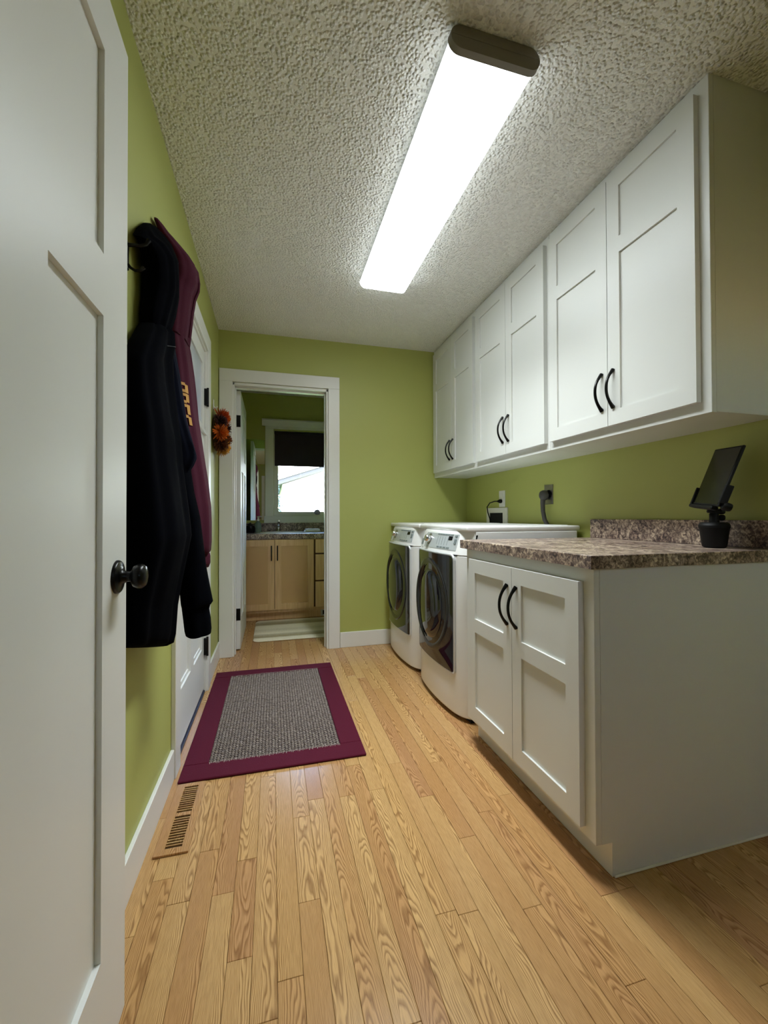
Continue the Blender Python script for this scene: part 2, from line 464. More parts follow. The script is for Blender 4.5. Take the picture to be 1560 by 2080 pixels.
def add_panels(parent, ax, a0, a1, holes, mat):
    for h in holes:
        if ax == 'x': b = box(a0, a1, h[0]-.004, h[1]+.004, h[2]-.004, h[3]+.004)
        else: b = box(h[0]-.004, h[1]+.004, a0, a1, h[2]-.004, h[3]+.004)
        obj('panel', b, mat, parent)

# door_1: foreground interior door, swung open flat along the left wall
d1 = thing('door_1', (-.3175, .61, .02), 'white three-panel interior door standing open in the left foreground', 'door', kind='structure')
dy0, dy1, dz0, dz1 = .23, .992, .02, 2.028
holes = [(.355, .865, 1.525, 1.905), (.355, .550, .235, 1.411), (.670, .865, .235, 1.411)]
obj('frame', ring_frame(MB(), 'x', -.335, -.300, holes, dy0, dy1, dz0, dz1), 'white', d1)
add_panels(d1, 'x', -.326, -.310, holes, 'white')
kn = obj('door_knob', MB().lathe([(0, .018), (.0105, .018), (.0105, .025), (.013, .027), (.021, .031), (.0245, .038), (.0245, .045), (.0195, .0515), (.011, .054), (0, .0545)], (-.3, .938, .922), (1, 0, 0), 28), 'black', d1, smooth=40, label='round black door knob on a round plate')
obj('rosette', MB().lathe([(0, 0), (.0335, 0), (.0335, .003), (.031, .006), (.022, .0075), (.016, .009), (.013, .012), (.0105, .020), (0, .020)], (-.3, .938, .922), (1, 0, 0), 28), 'black', kn, smooth=40)

# door_2: exterior door with glazed top lite and shelf
d2 = thing('door_2', (-.415, 2.297, .012), 'white exterior door with a small glazed top behind the hanging jackets', 'door', kind='structure')
holes = [(2.015, 2.605, 1.585, 1.945), (2.015, 2.265, .270, 1.44), (2.345, 2.605, .270, 1.44)]
obj('frame', ring_frame(MB(), 'x', -.438, -.396, holes, EY0+.014, EY1-.014, .025, EZ-.015), 'white', d2)
add_panels(d2, 'x', -.424, -.410, holes[1:], 'white')
for h in holes[1:]:
    obj('panel_moulding', ring_frame(MB(), 'x', -.412, -.404, [(h[0]+.018, h[1]-.018, h[2]+.018, h[3]-.018)], *h), 'white', d2)
obj('glass_pane', box(-.4065, -.4045, 2.01, 2.61, 1.58, 1.95), 'obscure', d2, label='pale obscure glass lite')
for k in range(1, 4):
    yy = 2.015+.59*k/4
    obj('glazing_bar', box(-.414, -.409, yy-.008, yy+.008, 1.583, 1.947, bev=.001), 'white', d2)
obj('shelf', box(-.397, -.376, 1.96, 2.66, 1.527, 1.548, bev=.003), 'white', d2)
obj('door_sweep', box(-.434, -.398, EY0+.014, EY1-.014, .012, .0245), 'sweep', d2, label='dark blue sweep under the door')
obj('threshold', box(-.50, -.3905, EY0+.013, EY1-.013, .0005, .0115, bev=.002), 'sweep', d2)
for z in (1.71, .22): obj('hinge', MB().box(-.397, -.3735, 2.664, 2.688, z, z+.1, bev=.002).tube([(-.377, 2.675, z-.006), (-.377, 2.675, z+.106)], .0065, 10), 'black', d2, label='black hinge')

# door_3: bathroom door swung into the bathroom
d3 = thing('door_3', (-.258, 3.78, .012), 'white panelled bathroom door opened inward at the left jamb', 'door', kind='structure')
b0, b1 = 3.425, 4.13
holes = [(b0+.11, b1-.11, 1.52, 1.92), (b0+.11, b0+.30, .24, 1.41), (b1-.30, b1-.11, .24, 1.41)]
obj('frame', ring_frame(MB(), 'x', -.2775, -.2425, holes, b0, b1, .012, 2.03), 'white', d3)
add_panels(d3, 'x', -.268, -.252, holes, 'white')
for z in (1.745, .235): obj('hinge', MB().box(-.279, -.2435, b0-.003, b0+.002, z, z+.092, bev=.001).tube([(-.279, b0-.004, z-.004), (-.279, b0-.004, z+.096)], .006, 8), 'black', d3, label='black hinge')

# door_4: closed door in the wall behind the viewer (seen only in the bathroom mirror)
d4 = thing('door_4', (.2, YR+.02, .012), 'white panelled door in the wall behind the viewer', 'door', kind='structure')
holes = [(-.07, .42, 1.52, 1.92), (-.07, .13, .24, 1.41), (.22, .42, .24, 1.41)]
obj('frame', ring_frame(MB(), 'y', YR+.001, YR+.03, holes, -.19, .54, .012, 2.03), 'white', d4)
add_panels(d4, 'y', YR+.002, YR+.02, holes, 'white')
obj('casing', MB().box(-.285, -.195, YR+.001, YR+.036, .0, 2.035).box(.545, .635, YR+.001, YR+.036, .0, 2.035).box(-.285, .635, YR+.001, YR+.036, 2.036, 2.13), 'trim', d4)

# ------------------------------------------------------------------ bathroom window (window_1)
w1 = thing('window_1', (.43, YW, 1.05), 'white-trimmed bathroom window over the vanity', 'window', kind='structure')
fy0, fy1 = YW-.02, YW
obj('side_casing', box(-.083, .010, fy0, fy1, 1.035, 2.045, bev=.002), 'trim', w1)
obj('side_casing', box(.842, .935, fy0, fy1, 1.035, 2.045, bev=.002), 'trim', w1)
obj('head_casing', box(-.083, .935, fy0, fy1, 2.045, 2.075, bev=.001), 'trim', w1)
obj('crown', MB().prism([(YW, 2.075), (YW-.022, 2.075), (YW-.026, 2.09), (YW-.05, 2.135), (YW-.05, 2.15), (YW, 2.15)], 'x', -.118, .97), 'trim', w1)
obj('apron', box(-.095, .945, fy0-.002, fy1, .972, 1.051, bev=.002), 'trim', w1)
obj('sill', box(.012, .84, YW-.004, YW+.09, 1.0515, 1.064, bev=.002), 'trim', w1)
mb = MB(); ring_frame(mb, 'y', YW+.03, YW+.08, [(.062, .79, 1.10, 1.98)], WX0, WX1, 1.056, WZ1)
obj('sash', mb, 'trim', w1)
obj('glass_pane', box(.06, .792, YW+.052, YW+.056, 1.098, 1.982), 'glass', w1)
rs = thing('roller_shade', (.426, YW+.022, 1.63), 'dark plum roller shade pulled halfway down the bathroom window', 'window shade')
obj('fabric', box(.022, .830, YW+.012, YW+.015, 1.638, 2.0), 'shade', rs)
obj('roller', MB().tube([(.018, YW+.014, 2.008), (.834, YW+.014, 2.008)], .016, 14), 'shade', rs, smooth=40)
obj('hem_bar', box(.022, .830, YW+.008, YW+.019, 1.626, 1.645, bev=.003), 'shade', rs)
obj('bracket', box(.013, .019, YW+.004, YW+.028, 1.99, 2.027), 'trim', rs)
obj('bracket', box(.833, .839, YW+.004, YW+.028, 1.99, 2.027), 'trim', rs)

w2 = thing('added_fill_window', (1.15, YR, .95), 'white-framed unseen window added behind the viewer for fill light', 'window', kind='structure')  # made-up window, added to throw daylight onto the cabinet sides
obj('casing', ring_frame(MB(), 'y', YR+.001, YR+.019, [(RX0, RX1, RZ0, RZ1)], RX0-.08, RX1+.08, RZ0-.08, RZ1+.08), 'trim', w2)
obj('sash', ring_frame(MB(), 'y', YR-.07, YR-.03, [(RX0+.05, RX1-.05, RZ0+.05, RZ1-.05)], RX0, RX1, RZ0, RZ1), 'trim', w2)
obj('glass_pane', box(RX0+.048, RX1-.048, YR-.052, YR-.048, RZ0+.048, RZ1-.048), 'glass', w2)

# ------------------------------------------------------------------ ceiling light
fx0, fx1, fly0, fly1, fz = .486, .775, 1.084, 2.375, 2.371
fl = thing('ceiling_light', ((fx0+fx1)/2, (fly0+fly1)/2, H), 'long lit wraparound fluorescent fixture on the popcorn ceiling', 'ceiling light')
def stadium(x0, x1, z0, z1, r, n=7):
    pts = []
    for cx, cz, a0 in ((x1-r, z0+r, -90), (x1-r, z1-r, 0), (x0+r, z1-r, 90), (x0+r, z0+r, 180)):
        for k in range(n): a = math.radians(a0+90*k/(n-1)); pts.append((cx+r*math.cos(a), cz+r*math.sin(a)))
    return pts
def st_ring(y, d, zt=H-.002): return [(x, y, z) for x, z in stadium(fx0+d, fx1-d, fz+d, zt-d*.3, .0335-d*.5)]
obj('lens', MB().loft([st_ring(fly0, .004), st_ring(fly1-.02, .004), st_ring(fly1-.006, .012), st_ring(fly1, .03)]), 'lamp', fl, smooth=50, label='glowing white acrylic lens')
ld = bpy.data.lights.new('tube_light', 'AREA'); ld.shape = 'RECTANGLE'; ld.size = fx1-fx0-.07; ld.size_y = fly1-fly0-.07
ld.energy = TUBES; ld.spread = math.radians(SPREAD); ld.color = (.91, .98, 1.0)
lo = bpy.data.objects.new('tube_light', ld); C.objects.link(lo); lo.parent = fl
lo.location = Vector(((fx0+fx1)/2, (fly0+fly1)/2, fz-.0015))-wloc(fl)
obj('end_cap', MB().loft([st_ring(fly0-.019, .003), st_ring(fly0-.0175, .0), st_ring(fly0+.002, -.0015), st_ring(fly0+.003, .004)]), 'cap', fl, smooth=40, label='grey-beige end cap nearest the viewer')

# ------------------------------------------------------------------ cabinets
def shaker_door(parent, y0, y1, z0, z1, xf, th, st, rows_, handle_y, hz, mirror=1):
    """door in the plane x = xf facing -X; rows_ = panel z ranges"""
    holes = [(y0+st, y1-st, a, b) for a, b in rows_]
    d = obj('door', ring_frame(MB(), 'x', xf, xf+th, holes, y0, y1, z0, z1), 'cab', parent)
    add_panels(d, 'x', xf+.0075, xf+th-.002, holes, 'cab')
    zc, hl, n = (hz[0]+hz[1])/2, (hz[1]-hz[0])/2, 16
    pts = []; rad = []
    for k in range(n+1):
        s = -1+2*k/n
        pts.append((xf-.034*(1-abs(s)**2.2)-.001, handle_y, zc+hl*s)); rad.append(.0042+.0025*abs(s)**6)
    h = obj('handle', MB().tube(pts, rad, 8, 1.35), 'black', d, smooth=60, label='arched black pull')
    return d

ux, uz0, ztop = 1.327, 1.365, H-.001
units = [(2.530, 3.291, [(2.900, 3.262), (2.549, 2.897)], 'far'), (1.766, 2.528, [(2.140, 2.510), (1.786, 2.137)], 'mid'), (.984, 1.764, [(1.381, 1.747), (1.017, 1.378)], 'near')]
ul = {'far': 'white two-door wall cabinet above the washer, at the far end', 'mid': 'white two-door wall cabinet above the dryer, between the other two',
      'near': 'white two-door wall cabinet above the counter, nearest the viewer'}
for y0, y1, ds, k in units:
    c = thing('wall_cabinet', (1.477, (y0+y1)/2, uz0), ul[k], 'cabinet', 'white wall cabinets in a row under the ceiling')
    mb = MB().box(ux+.02, XR-.001, y0, y1, uz0+.003, ztop)
    mb.box(ux, ux+.02, y0, y1, uz0, ztop, bev=.0012)                      # face frame
    obj('carcass', mb, 'cab', c)
    for i, (a, b) in enumerate(ds):
        hy = a+.028 if i == 0 else b-.028
        shaker_door(c, a, b, 1.403, 2.397, ux-.0205, .02, .06, [(1.462, 2.074), (2.137, 2.337)], hy, (1.470, 1.622))

bc = thing('base_cabinet', (1.25, 1.4, 0), 'white two-door base cabinet under the mottled counter, beside the dryer', 'cabinet')
mb = MB().box(.909, XR-.001, .995, 1.80, .1, .889)
mb.box(.889, .909, .995, 1.80, .1, .889, bev=.0012)
mb.box(.95, XR-.001, .995, 1.80, .002, .1)
obj('carcass', mb, 'cab', bc)
obj('toe_kick', box(.944, .9499, .9945, 1.80, .002, .1), 'cab', bc)
obj('caulk_line', MB().tube([(.95, .992, .004), (1.3, .993, .0035), (1.62, .992, .004)], .0035, 6), 'white_plastic', bc)
shaker_door(bc, 1.390, 1.742, .130, .847, .8685, .02, .058, [(.192, .525), (.584, .788)], 1.418, (.627, .779))
shaker_door(bc, 1.035, 1.387, .130, .847, .8685, .02, .058, [(.192, .525), (.584, .788)], 1.357, (.627, .779))
ct = thing('countertop', (1.25, 1.4, .889), 'mottled brown granite-look laminate countertop on the white base cabinet', 'countertop')
obj('slab', box(.868, XR-.001, .980, 1.832, .8895, .928, bev=.0015), 'laminate', ct)
obj('backsplash', box(XR-.021, XR-.001, .980, 1.822, .9282, 1.024, bev=.0015), 'laminate', ct)

# ------------------------------------------------------------------ washer and dryer
HW = .3425
def build_machine(name, yc, label):
    root = thing(name, (1.24, yc, 0), label, 'washer' if name == 'washing_machine' else 'dryer', 'white front loaders side by side')
    def fx(y):
        t = (y-yc)/HW; return .884+.036*t*t+.045*abs(t)**9
    y0, y1 = yc-HW, yc+HW
    def outline(d=0., dx=0., back=.985, n=30):
        ys = [yc+(HW-d)*(-1+2*k/n) for k in range(n+1)]
        # finer near corners
        ys = [yc+(HW-d)*math.sin(math.pi/2*(-1+2*k/n)) for k in range(n+1)]
        return [(fx(yc+(y-yc)*HW/(HW-d))+d+dx, y) for y in ys]+[(back, y1-d), (back, y0+d)]
    def ring(z, d=0., dx=0., back=.985): return [(x, y, z) for x, y in outline(d, dx, back)]
    obj('cabinet_body', box(.986, 1.585, y0, y1, .022, .962, bev=.004), 'appliance', root)
    obj('shadow_base', box(.96, 1.57, y0+.02, y1-.02, .0005, .0215), 'dark', root)  # black base, its colour standing in for the shadow under the machine
    obj('front_panel', MB().loft([ring(.022, .006), ring(.028, .001), ring(.036), ring(.834), ring(.837, .002)]), 'appliance', root, smooth=35)
    k = .30
    obj('control_panel', MB().loft([ring(.8395, .002), ring(.843, 0), ring(.945, 0, .102*k), ring(.960, .001, .117*k), ring(.962, .003, .118*k)]), 'appliance', root, smooth=35)
    lid = MB().box(.935, 1.605, y0, y1, .9625, .990, bev=.009, seg=3)
    obj('lid', lid, 'appliance', root, smooth=35)
    obj('lid_inset', box(.985, 1.56, y0+.045, y1-.045, .9895, .9925, bev=.002), 'appliance', root)
    # dark glass door, a bowed slab with round corners at the handle side
    def slab(pts2, off0, off1, mb=None, tilt=None, nseg=1):
        """pts2: closed (y,z) outline, mapped on the bowed front, between offsets off0 (inner) and off1 (outer)"""
        mb = mb or MB()
        X = (lambda y, z: fx(y)) if not tilt else (lambda y, z: fx(y)+(z-.843)*k)
        return mb, X
    def fill(poly, off0, off1, X, n=14, bev=.004):
        """grid-filled patch clipped to a horizontal-monotone outline: poly = list of (y, zlo, zhi)"""
        mb = MB(); cols = poly; m = 2
        V = []; F = []
        for (y, a, b) in cols:
            V += [(X(y, a)-off1, y, a), (X(y, b)-off1, y, b), (X(y, a)-off0, y, a), (X(y, b)-off0, y, b)]
        for i in range(len(cols)-1):
            p, q = i*4, i*4+4
            F += [(p, q, q+1, p+1), (p+2, p+3, q+3, q+2), (p, p+2, q+2, q), (p+1, q+1, q+3, p+3)]
        F += [(0, 1, 3, 2), ((len(cols)-1)*4, (len(cols)-1)*4+2, (len(cols)-1)*4+3, (len(cols)-1)*4+1)]
        return mb.add(V, F)
    X0 = lambda y, z: fx(y)
    def rcols(ya, yb, za, zb, r, n=28, rb=None):
        rb = r if rb is None else rb; cols = []
        ys = sorted(set([ya+(yb-ya)*i/n for i in range(n+1)]+[ya+r*(1-math.cos(a*math.pi/12)) for a in range(7)]+[yb-r*(1-math.cos(a*math.pi/12)) for a in range(7)]))
        for y in ys:
            e = min(y-ya, yb-y)
            up = (r-math.sqrt(max(0, r*r-(r-e)**2))) if e < r else 0
            lo = (rb-math.sqrt(max(0, rb*rb-(rb-e)**2))) if e < rb else 0
            cols.append((y, za+lo, zb-up))
        return cols
    ya, yb = yc-.252, yc+.256
    door = obj('door', fill(rcols(ya, yb, .237, .835, .024, rb=.01), -.01, .012, X0), 'door_glass', root, smooth=50, label='dark glossy glass door')
    # silver trim strip around the door edge
    tr = MB()
    pts = [(y, zh) for y, zl, zh in rcols(ya-.004, yb+.004, .233, .839, .026, rb=.012)]
    low = [(y, zl) for y, zl, zh in rcols(ya-.004, yb+.004, .233, .839, .026, rb=.012)]
    loop = pts+low[::-1]
    loop = [p for i, p in enumerate(loop) if i == 0 or (abs(p[0]-loop[i-1][0])+abs(p[1]-loop[i-1][1])) > 1e-4]
    tr.tube([(fx(y)-.004, y, z) for y, z in loop]+[(fx(loop[0][0])-.004, *loop[0])], .0075, 6)
    obj('door_trim', tr, 'silver', door, smooth=60, label='thin silver edge of the door')
    obj('gasket_gap', fill([(y, .8365, .8425) for y in [ya-.02+(yb-ya+.03)*i/20 for i in range(21)]], -.01, .0015, X0), 'dark', root)
    oc = (yc+.02, .545)
    def oval(ry, rz, off, n=48, cy=oc[0], cz=oc[1]):
        return [(fx(cy+ry*math.cos(a))-off, cy+ry*math.cos(a), cz+rz*math.sin(a)) for a in [2*math.pi*i/n for i in range(n)]]
    obj('door_ring', MB().loft([oval(.238, .262, .011), oval(.234, .258, .0155), oval(.226, .250, .0165), oval(.205, .228, .0125)], cap=False), 'smoke', door, smooth=60)
    cr = oc[0]-.012
    obj('door_bowl', MB().loft([oval(.150, .196, .0115, cy=cr), oval(.142, .186, .026, cy=cr), oval(.120, .160, .034, cy=cr), oval(.07, .095, .037, cy=cr), oval(.01, .012, .0375, cy=cr)], cap=True), 'door_glass', door, smooth=60, label='round bulging window of the door')
    gr = MB()  # crescent grip at the left of the ring
    gpts = [(fx(oc[0]+.19*math.cos(a))-.018, oc[0]+.19*math.cos(a), oc[1]+.225*math.sin(a)) for a in [math.radians(-70+140*i/20) for i in range(21)]]
    gr.tube(gpts, [.004+.018*math.sin(math.pi*i/20) for i in range(21)], 8, .5)
    obj('door_grip', gr, 'smoke', door, smooth=60)
    # control fascia, drawer, knob, display, buttons (on the tilted panel)
    XT = lambda y, z: fx(y)+(z-.843)*k
    cp = lambda u0, u1, v0, v1, off, n=10: fill([(yc+u0+(u1-u0)*i/n, v0, v1) for i in range(n+1)], -.002, off, XT)
    obj('fascia', cp(-.255, .165, .862, .946, .0015, 16), 'panelgrey', root, label='silver control fascia')
    dr = obj('detergent_drawer', cp(.180, .300, .856, .948, .0012), 'appliance', root)
    obj('drawer_grip', cp(.200, .285, .868, .905, .0022), 'btn', dr)
    kz = .908; ky = yc+.088; kxx = XT(ky, kz)
    ax = Vector((-1, 0, k)).normalized()
    kb = obj('program_knob', MB().lathe([(0, 0), (.0255, 0), (.0255, .006), (.021, .009), (.0195, .028), (.017, .031), (0, .0315)], Vector((kxx, ky, kz)), ax, 28), 'chrome', root, smooth=40, label='round chrome program knob')
    obj('knob_skirt', MB().lathe([(.034, -.001), (.034, .0025), (.026, .003), (.026, -.001)], Vector((kxx, ky, kz)), ax, 28), 'steel', kb, smooth=40)
    obj('display', cp(-.203, -.165, .914, .934, .003, 4), 'screen', root, label='small black display')
    for i in range(6): obj('indicator', cp(-.205+.0305*i, -.205+.0305*i+.026, .938-.0005, .9445, .0028, 2), 'btn', root)
    for i in range(5): obj('status_column', cp(-.16+.031*i, -.158+.031*i, .884, .928, .0022, 2), 'btn', root)
    for i in range(4): obj('button', cp(-.19+.038*i, -.19+.038*i+.026, .868, .876, .003, 2), 'btn', root)
    obj('start_button', cp(-.244, -.226, .895, .921, .004, 3), 'btn', root)
    obj('power_button', cp(-.244, -.226, .931, .941, .004, 3), 'btn', root)
    return root
YNEAR, YFAR = 2.232, 2.936
dryer = build_machine('clothes_dryer', YNEAR, 'white front-loading dryer with dark round-window door, beside the base cabinet')
washer = build_machine('washing_machine', YFAR, 'white front-loading washer with dark door in the far corner, left of the dryer')

# ------------------------------------------------------------------ rug, floor register
rx0, rx1, ry0, ry1 = -.358, .394, 1.775, 2.952
rug = thing('door_mat', ((rx0+rx1)/2, (ry0+ry1)/2, .001), 'grey woven mat with a maroon border on the oak floor by the exterior door', 'rug')
mb = MB(); bw = .098
ib = [(rx0+bw, ry0+bw+.012), (rx1-bw, ry1-bw)]
for a in ((rx0, rx1, ry0, ib[0][1]), (rx0, rx1, ib[1][1], ry1), (rx0, ib[0][0], ib[0][1], ib[1][1]), (ib[1][0], rx1, ib[0][1], ib[1][1])):
    mb.box(a[0], a[1], a[2], a[3], .001, .0105, bev=.003)
obj('border', mb, 'rug_border', rug, label='maroon felt-like border band')
obj('weave_backing', box(ib[0][0]-.001, ib[1][0]+.001, ib[0][1]-.001, ib[1][1]+.001, .001, .006), 'rug_dark', rug)
mb = MB(); px, py = .0142, .0172
nx = int((ib[1][0]-ib[0][0])/px)
for i in range(nx):
    for j in range(int((ib[1][1]-ib[0][1]+.012)/py)):
        cx = ib[0][0]+px*(i+.5); cy = ib[0][1]-.006+py*(j+.5)+(py/2 if i % 2 else 0)
        a, b = px*.58, py*.345; q = rng.uniform(.8, 1.1)
        h = .0112*q
        mb.add([(cx-a, cy, .006), (cx, cy-b, .006), (cx+a, cy, .006), (cx, cy+b, .006), (cx-a*.55, cy-b*.25, h), (cx+a*.55, cy-b*.25, h), (cx+a*.55, cy+b*.25, h), (cx-a*.55, cy+b*.25, h)],
               [(0, 1, 5, 4), (1, 2, 6, 5), (2, 3, 7, 6), (3, 0, 4, 7), (4, 5, 6, 7)])
obj('woven_centre', mb, 'nub', rug, kind='stuff', label='knobbly grey-brown woven centre')
mb = MB()
for i in range(nx*2):   # ragged stitches where weave meets border
    cx = ib[0][0]+.004+i*px/2
    mb.box(cx, cx+.003, ib[0][1]-rng.uniform(.006, .016), ib[0][1]+.003, .0102, .0112)
    mb.box(cx, cx+.003, ib[1][1]-.003, ib[1][1]+rng.uniform(.004, .010), .0102, .0112)
obj('edge_stitching', mb, 'nub', rug, kind='stuff')

vr = thing('floor_register', (-.303, 1.585, 0), 'slotted oak floor vent set in front of the maroon-bordered mat', 'floor vent')
vx0, vx1, vy0, vy1 = -.354, -.253, 1.411, 1.766
mb = MB(); ring_frame(mb, 'y', 0, .007, [], 0, 1, 0, 1); mb = MB()
sl = [(1.437, 1.582), (1.600, 1.745)]
for a in ((vx0, -.325, vy0, vy1), (-.276, vx1, vy0, vy1), (-.325, -.276, vy0, sl[0][0]), (-.325, -.276, sl[0][1], sl[1][0]), (-.325, -.276, sl[1][1], vy1)):
    mb.box(a[0], a[1], a[2], a[3], .0008, .0075, bev=.0008)
obj('frame', mb, 'oak', vr)
obj('duct_shadow', box(-.326, -.275, vy0+.02, vy1-.015, .0007, .0012), 'dark', vr)
base_slat = None
for a, b in sl:
    n = 12; pitch = (b-a)/n
    for i in range(n-1):
        yy = a+pitch*(i+1)
        if base_slat is None:
            base_slat = obj('slat', box(-.3255, -.2755, yy-.0022, yy+.0022, .0012, .0068, bev=.0004), 'oak', vr)
        else:
            o = bpy.data.objects.new('slat', base_slat.data); C.objects.link(o); o.parent = vr
            o.location = base_slat.location+Vector((0, yy-(wloc(base_slat).y), 0))

# ------------------------------------------------------------------ garments on the left wall
def sgn(v): return -1 if v < 0 else 1
def sect(y0, y1, a, xw, z, n=56, ph=0., amp=0., e=.8):
    """closed section hanging against the wall plane x = xw"""
    yc, b, xc = (y0+y1)/2, (y1-y0)/2, xw+a
    out = []
    for j in range(n):
        t = 2*math.pi*j/n; c, s = math.cos(t), math.sin(t)
        x = xc+a*sgn(c)*abs(c)**e; y = yc+b*sgn(s)*abs(s)**e
        w = max(0., c*.6+.5)
        r = amp*w*(math.sin(7*t+ph+z*2.1)+.6*math.sin(12*t-ph*1.7+z*3.3)+.5*noise.noise((math.cos(t)*2, math.sin(t)*2, z*6+ph)))
        out.append((max(xw, x+r*abs(c)), y+r*s*.7, z))
    return out
def resample(tab, step=.012):
    out = []
    for (A, B) in zip(tab, tab[1:]):
        n = max(1, int(abs(A[0]-B[0])/step))
        for i in range(n):
            f = i/n; out.append(tuple(A[k]+(B[k]-A[k])*f for k in range(4)))
    out.append(tab[-1]); return out
def garment(name, tab, xw, mat, parent, ph, amp, hem=None, top=None, **kw):
    rings = [sect(y0, y1, a, xw, z, ph=ph, amp=amp if a > .02 else 0) for z, y0, y1, a in resample(tab)]
    if hem:                                            # hem hangs lower away from the hook
        zt_, zb_, k_, yr_ = hem
        rings = [[(x, y, z-(y-yr_)*k_*max(0, min(1, (zt_-z)/(zt_-zb_)))) for x, y, z in r] for r in rings]
    if top:                                            # shoulders slope down toward the hanging point
        z0_, z1_, k_, yr_ = top
        rings = [[(x, y, z+(y-yr_)*k_*max(0, min(1, (z-z0_)/(z1_-z0_)))) for x, y, z in r] for r in rings]
    return obj(name, MB().loft(rings), mat, parent, smooth=70, **kw)

NAVY = [(1.976, 1.395, 1.44, 0.008), (1.964, 1.311, 1.46, 0.018), (1.948, 1.268, 1.48, 0.024), (1.916, 1.303, 1.5, 0.035), (1.866, 1.33, 1.52, 0.044), (1.812, 1.344, 1.52, 0.045), (1.757, 1.349, 1.52, 0.045), (1.698, 1.341, 1.51, 0.041), (1.637, 1.33, 1.485, 0.036), (1.6, 1.34, 1.47, 0.03)]
NBODY = [(1.668, 1.36, 1.48, 0.028), (1.64, 1.29, 1.492, 0.0395), (1.6, 1.216, 1.484, 0.043), (1.554, 1.172, 1.48, 0.0415), (1.46, 1.159, 1.48, 0.044), (1.349, 1.147, 1.48, 0.05), (1.272, 1.141, 1.48, 0.055), (1.195, 1.135, 1.48, 0.058), (1.118, 1.13, 1.48, 0.063), (1.041, 1.124, 1.48, 0.068), (0.985, 1.122, 1.48, 0.071), (0.888, 1.119, 1.48, 0.062), (0.764, 1.12, 1.48, 0.051), (0.673, 1.124, 1.485, 0.047), (0.645, 1.13, 1.48, 0.044), (0.636, 1.16, 1.45, 0.036)]
FLAP = [(1.646, 1.42, 1.53, 0.019), (1.581, 1.42, 1.53, 0.024), (1.516, 1.43, 1.53, 0.03), (1.433, 1.43, 1.53, 0.036), (1.369, 1.43, 1.53, 0.041), (1.287, 1.44, 1.53, 0.052), (1.247, 1.45, 1.53, 0.057), (1.235, 1.45, 1.53, 0.057), (1.214, 1.45, 1.53, 0.053), (1.18, 1.46, 1.52, 0.043)]
MAROON = [(2.088, 1.52, 1.56, 0.006), (2.08, 1.51, 1.62, 0.01), (2.066, 1.53, 1.7, 0.015), (2.034, 1.545, 1.75, 0.029), (1.997, 1.56, 1.78, 0.045), (1.969, 1.58, 1.78, 0.054), (1.932, 1.58, 1.78, 0.057), (1.903, 1.58, 1.78, 0.056), (1.868, 1.58, 1.78, 0.049), (1.819, 1.58, 1.78, 0.045), (1.723, 1.58, 1.78, 0.04), (1.690, 1.58, 1.78, 0.038)]
MSLEEVE = [(1.692, 1.58, 1.78, 0.0375), (1.666, 1.58, 1.78, 0.04), (1.581, 1.58, 1.78, 0.046), (1.419, 1.58, 1.78, 0.054), (1.287, 1.58, 1.78, 0.064), (1.173, 1.58, 1.78, 0.073), (1.079, 1.58, 1.78, 0.079), (1.022, 1.58, 1.78, 0.08), (0.947, 1.58, 1.78, 0.08), (0.912, 1.585, 1.775, 0.079), (.902, 1.60, 1.76, .075)]
XG = -.384
hk = thing('coat_hook', (-.389, 1.275, 1.728), 'black double wall hook holding the navy jacket', 'hook')
obj('back_plate', box(-.3895, -.384, 1.265, 1.285, 1.722, 1.80, bev=.002), 'black', hk)
obj('upper_prong', MB().tube([(-.385, 1.276, 1.790), (-.372, 1.277, 1.792), (-.355, 1.28, 1.795), (-.342, 1.284, 1.803), (-.336, 1.288, 1.818)], [.0055, .005, .005, .005, .0065], 10), 'black', hk, smooth=60)
obj('lower_prong', MB().tube([(-.385, 1.275, 1.735), (-.378, 1.277, 1.728), (-.368, 1.279, 1.723), (-.356, 1.282, 1.726), (-.348, 1.285, 1.738)], [.0045, .004, .004, .004, .006], 10), 'black', hk, smooth=60)
nj = thing('navy_jacket', (-.36, 1.32, .64), 'dark navy hooded jacket hanging on the left wall in front of a maroon sweatshirt', 'jacket')
garment('hood', NAVY, XG, 'navy', nj, .3, .0035, top=(1.70, 1.95, .72, 1.455))
garment('body', NBODY, XG, 'navy', nj, 1.1, .005, hem=(.95, .64, .30, 1.44), top=(1.30, 1.56, .36, 1.48))
garment('front_flap', FLAP, -.36, 'navy_highlight', nj, 2.2, .004)
ring = sect(1.2, 1.483, .043, XG, 1.592, n=72, ph=1.1, amp=.005)
seam = [(x+.001, y, z+(y-1.48)*.36*1.0+.004) for x, y, z in ring if x > XG+.012 and y > 1.36]
seam.sort(key=lambda p: p[1])
obj('yoke_seam', MB().tube(seam, .0014, 6), 'navy_trim', nj, smooth=60)
obj('hood_hem', MB().tube([(-.2985, 1.475, 1.868), (-.318, 1.47, 1.872), (-.3235, 1.468, 1.85), (-.3225, 1.466, 1.80), (-.3225, 1.466, 1.765), (-.316, 1.468, 1.745), (-.305, 1.474, 1.742), (-.2995, 1.478, 1.756)], .003, 6), 'navy_trim', nj, smooth=60)
SL = [(1.32, -0.301, 0.026), (1.189, -0.294, 0.03), (1.123, -0.286, 0.032), (1.041, -0.273, 0.037), (0.959, -0.265, 0.039), (0.876, -0.259, 0.042), (0.793, -0.25, 0.048), (0.757, -0.245, 0.05), (0.748, -0.247, 0.046)]
CF = [(0.748, -0.247, 0.044), (0.731, -0.248, 0.041), (0.700, -0.244, 0.042), (0.665, -0.241, 0.0415), (0.651, -0.24, 0.039)]
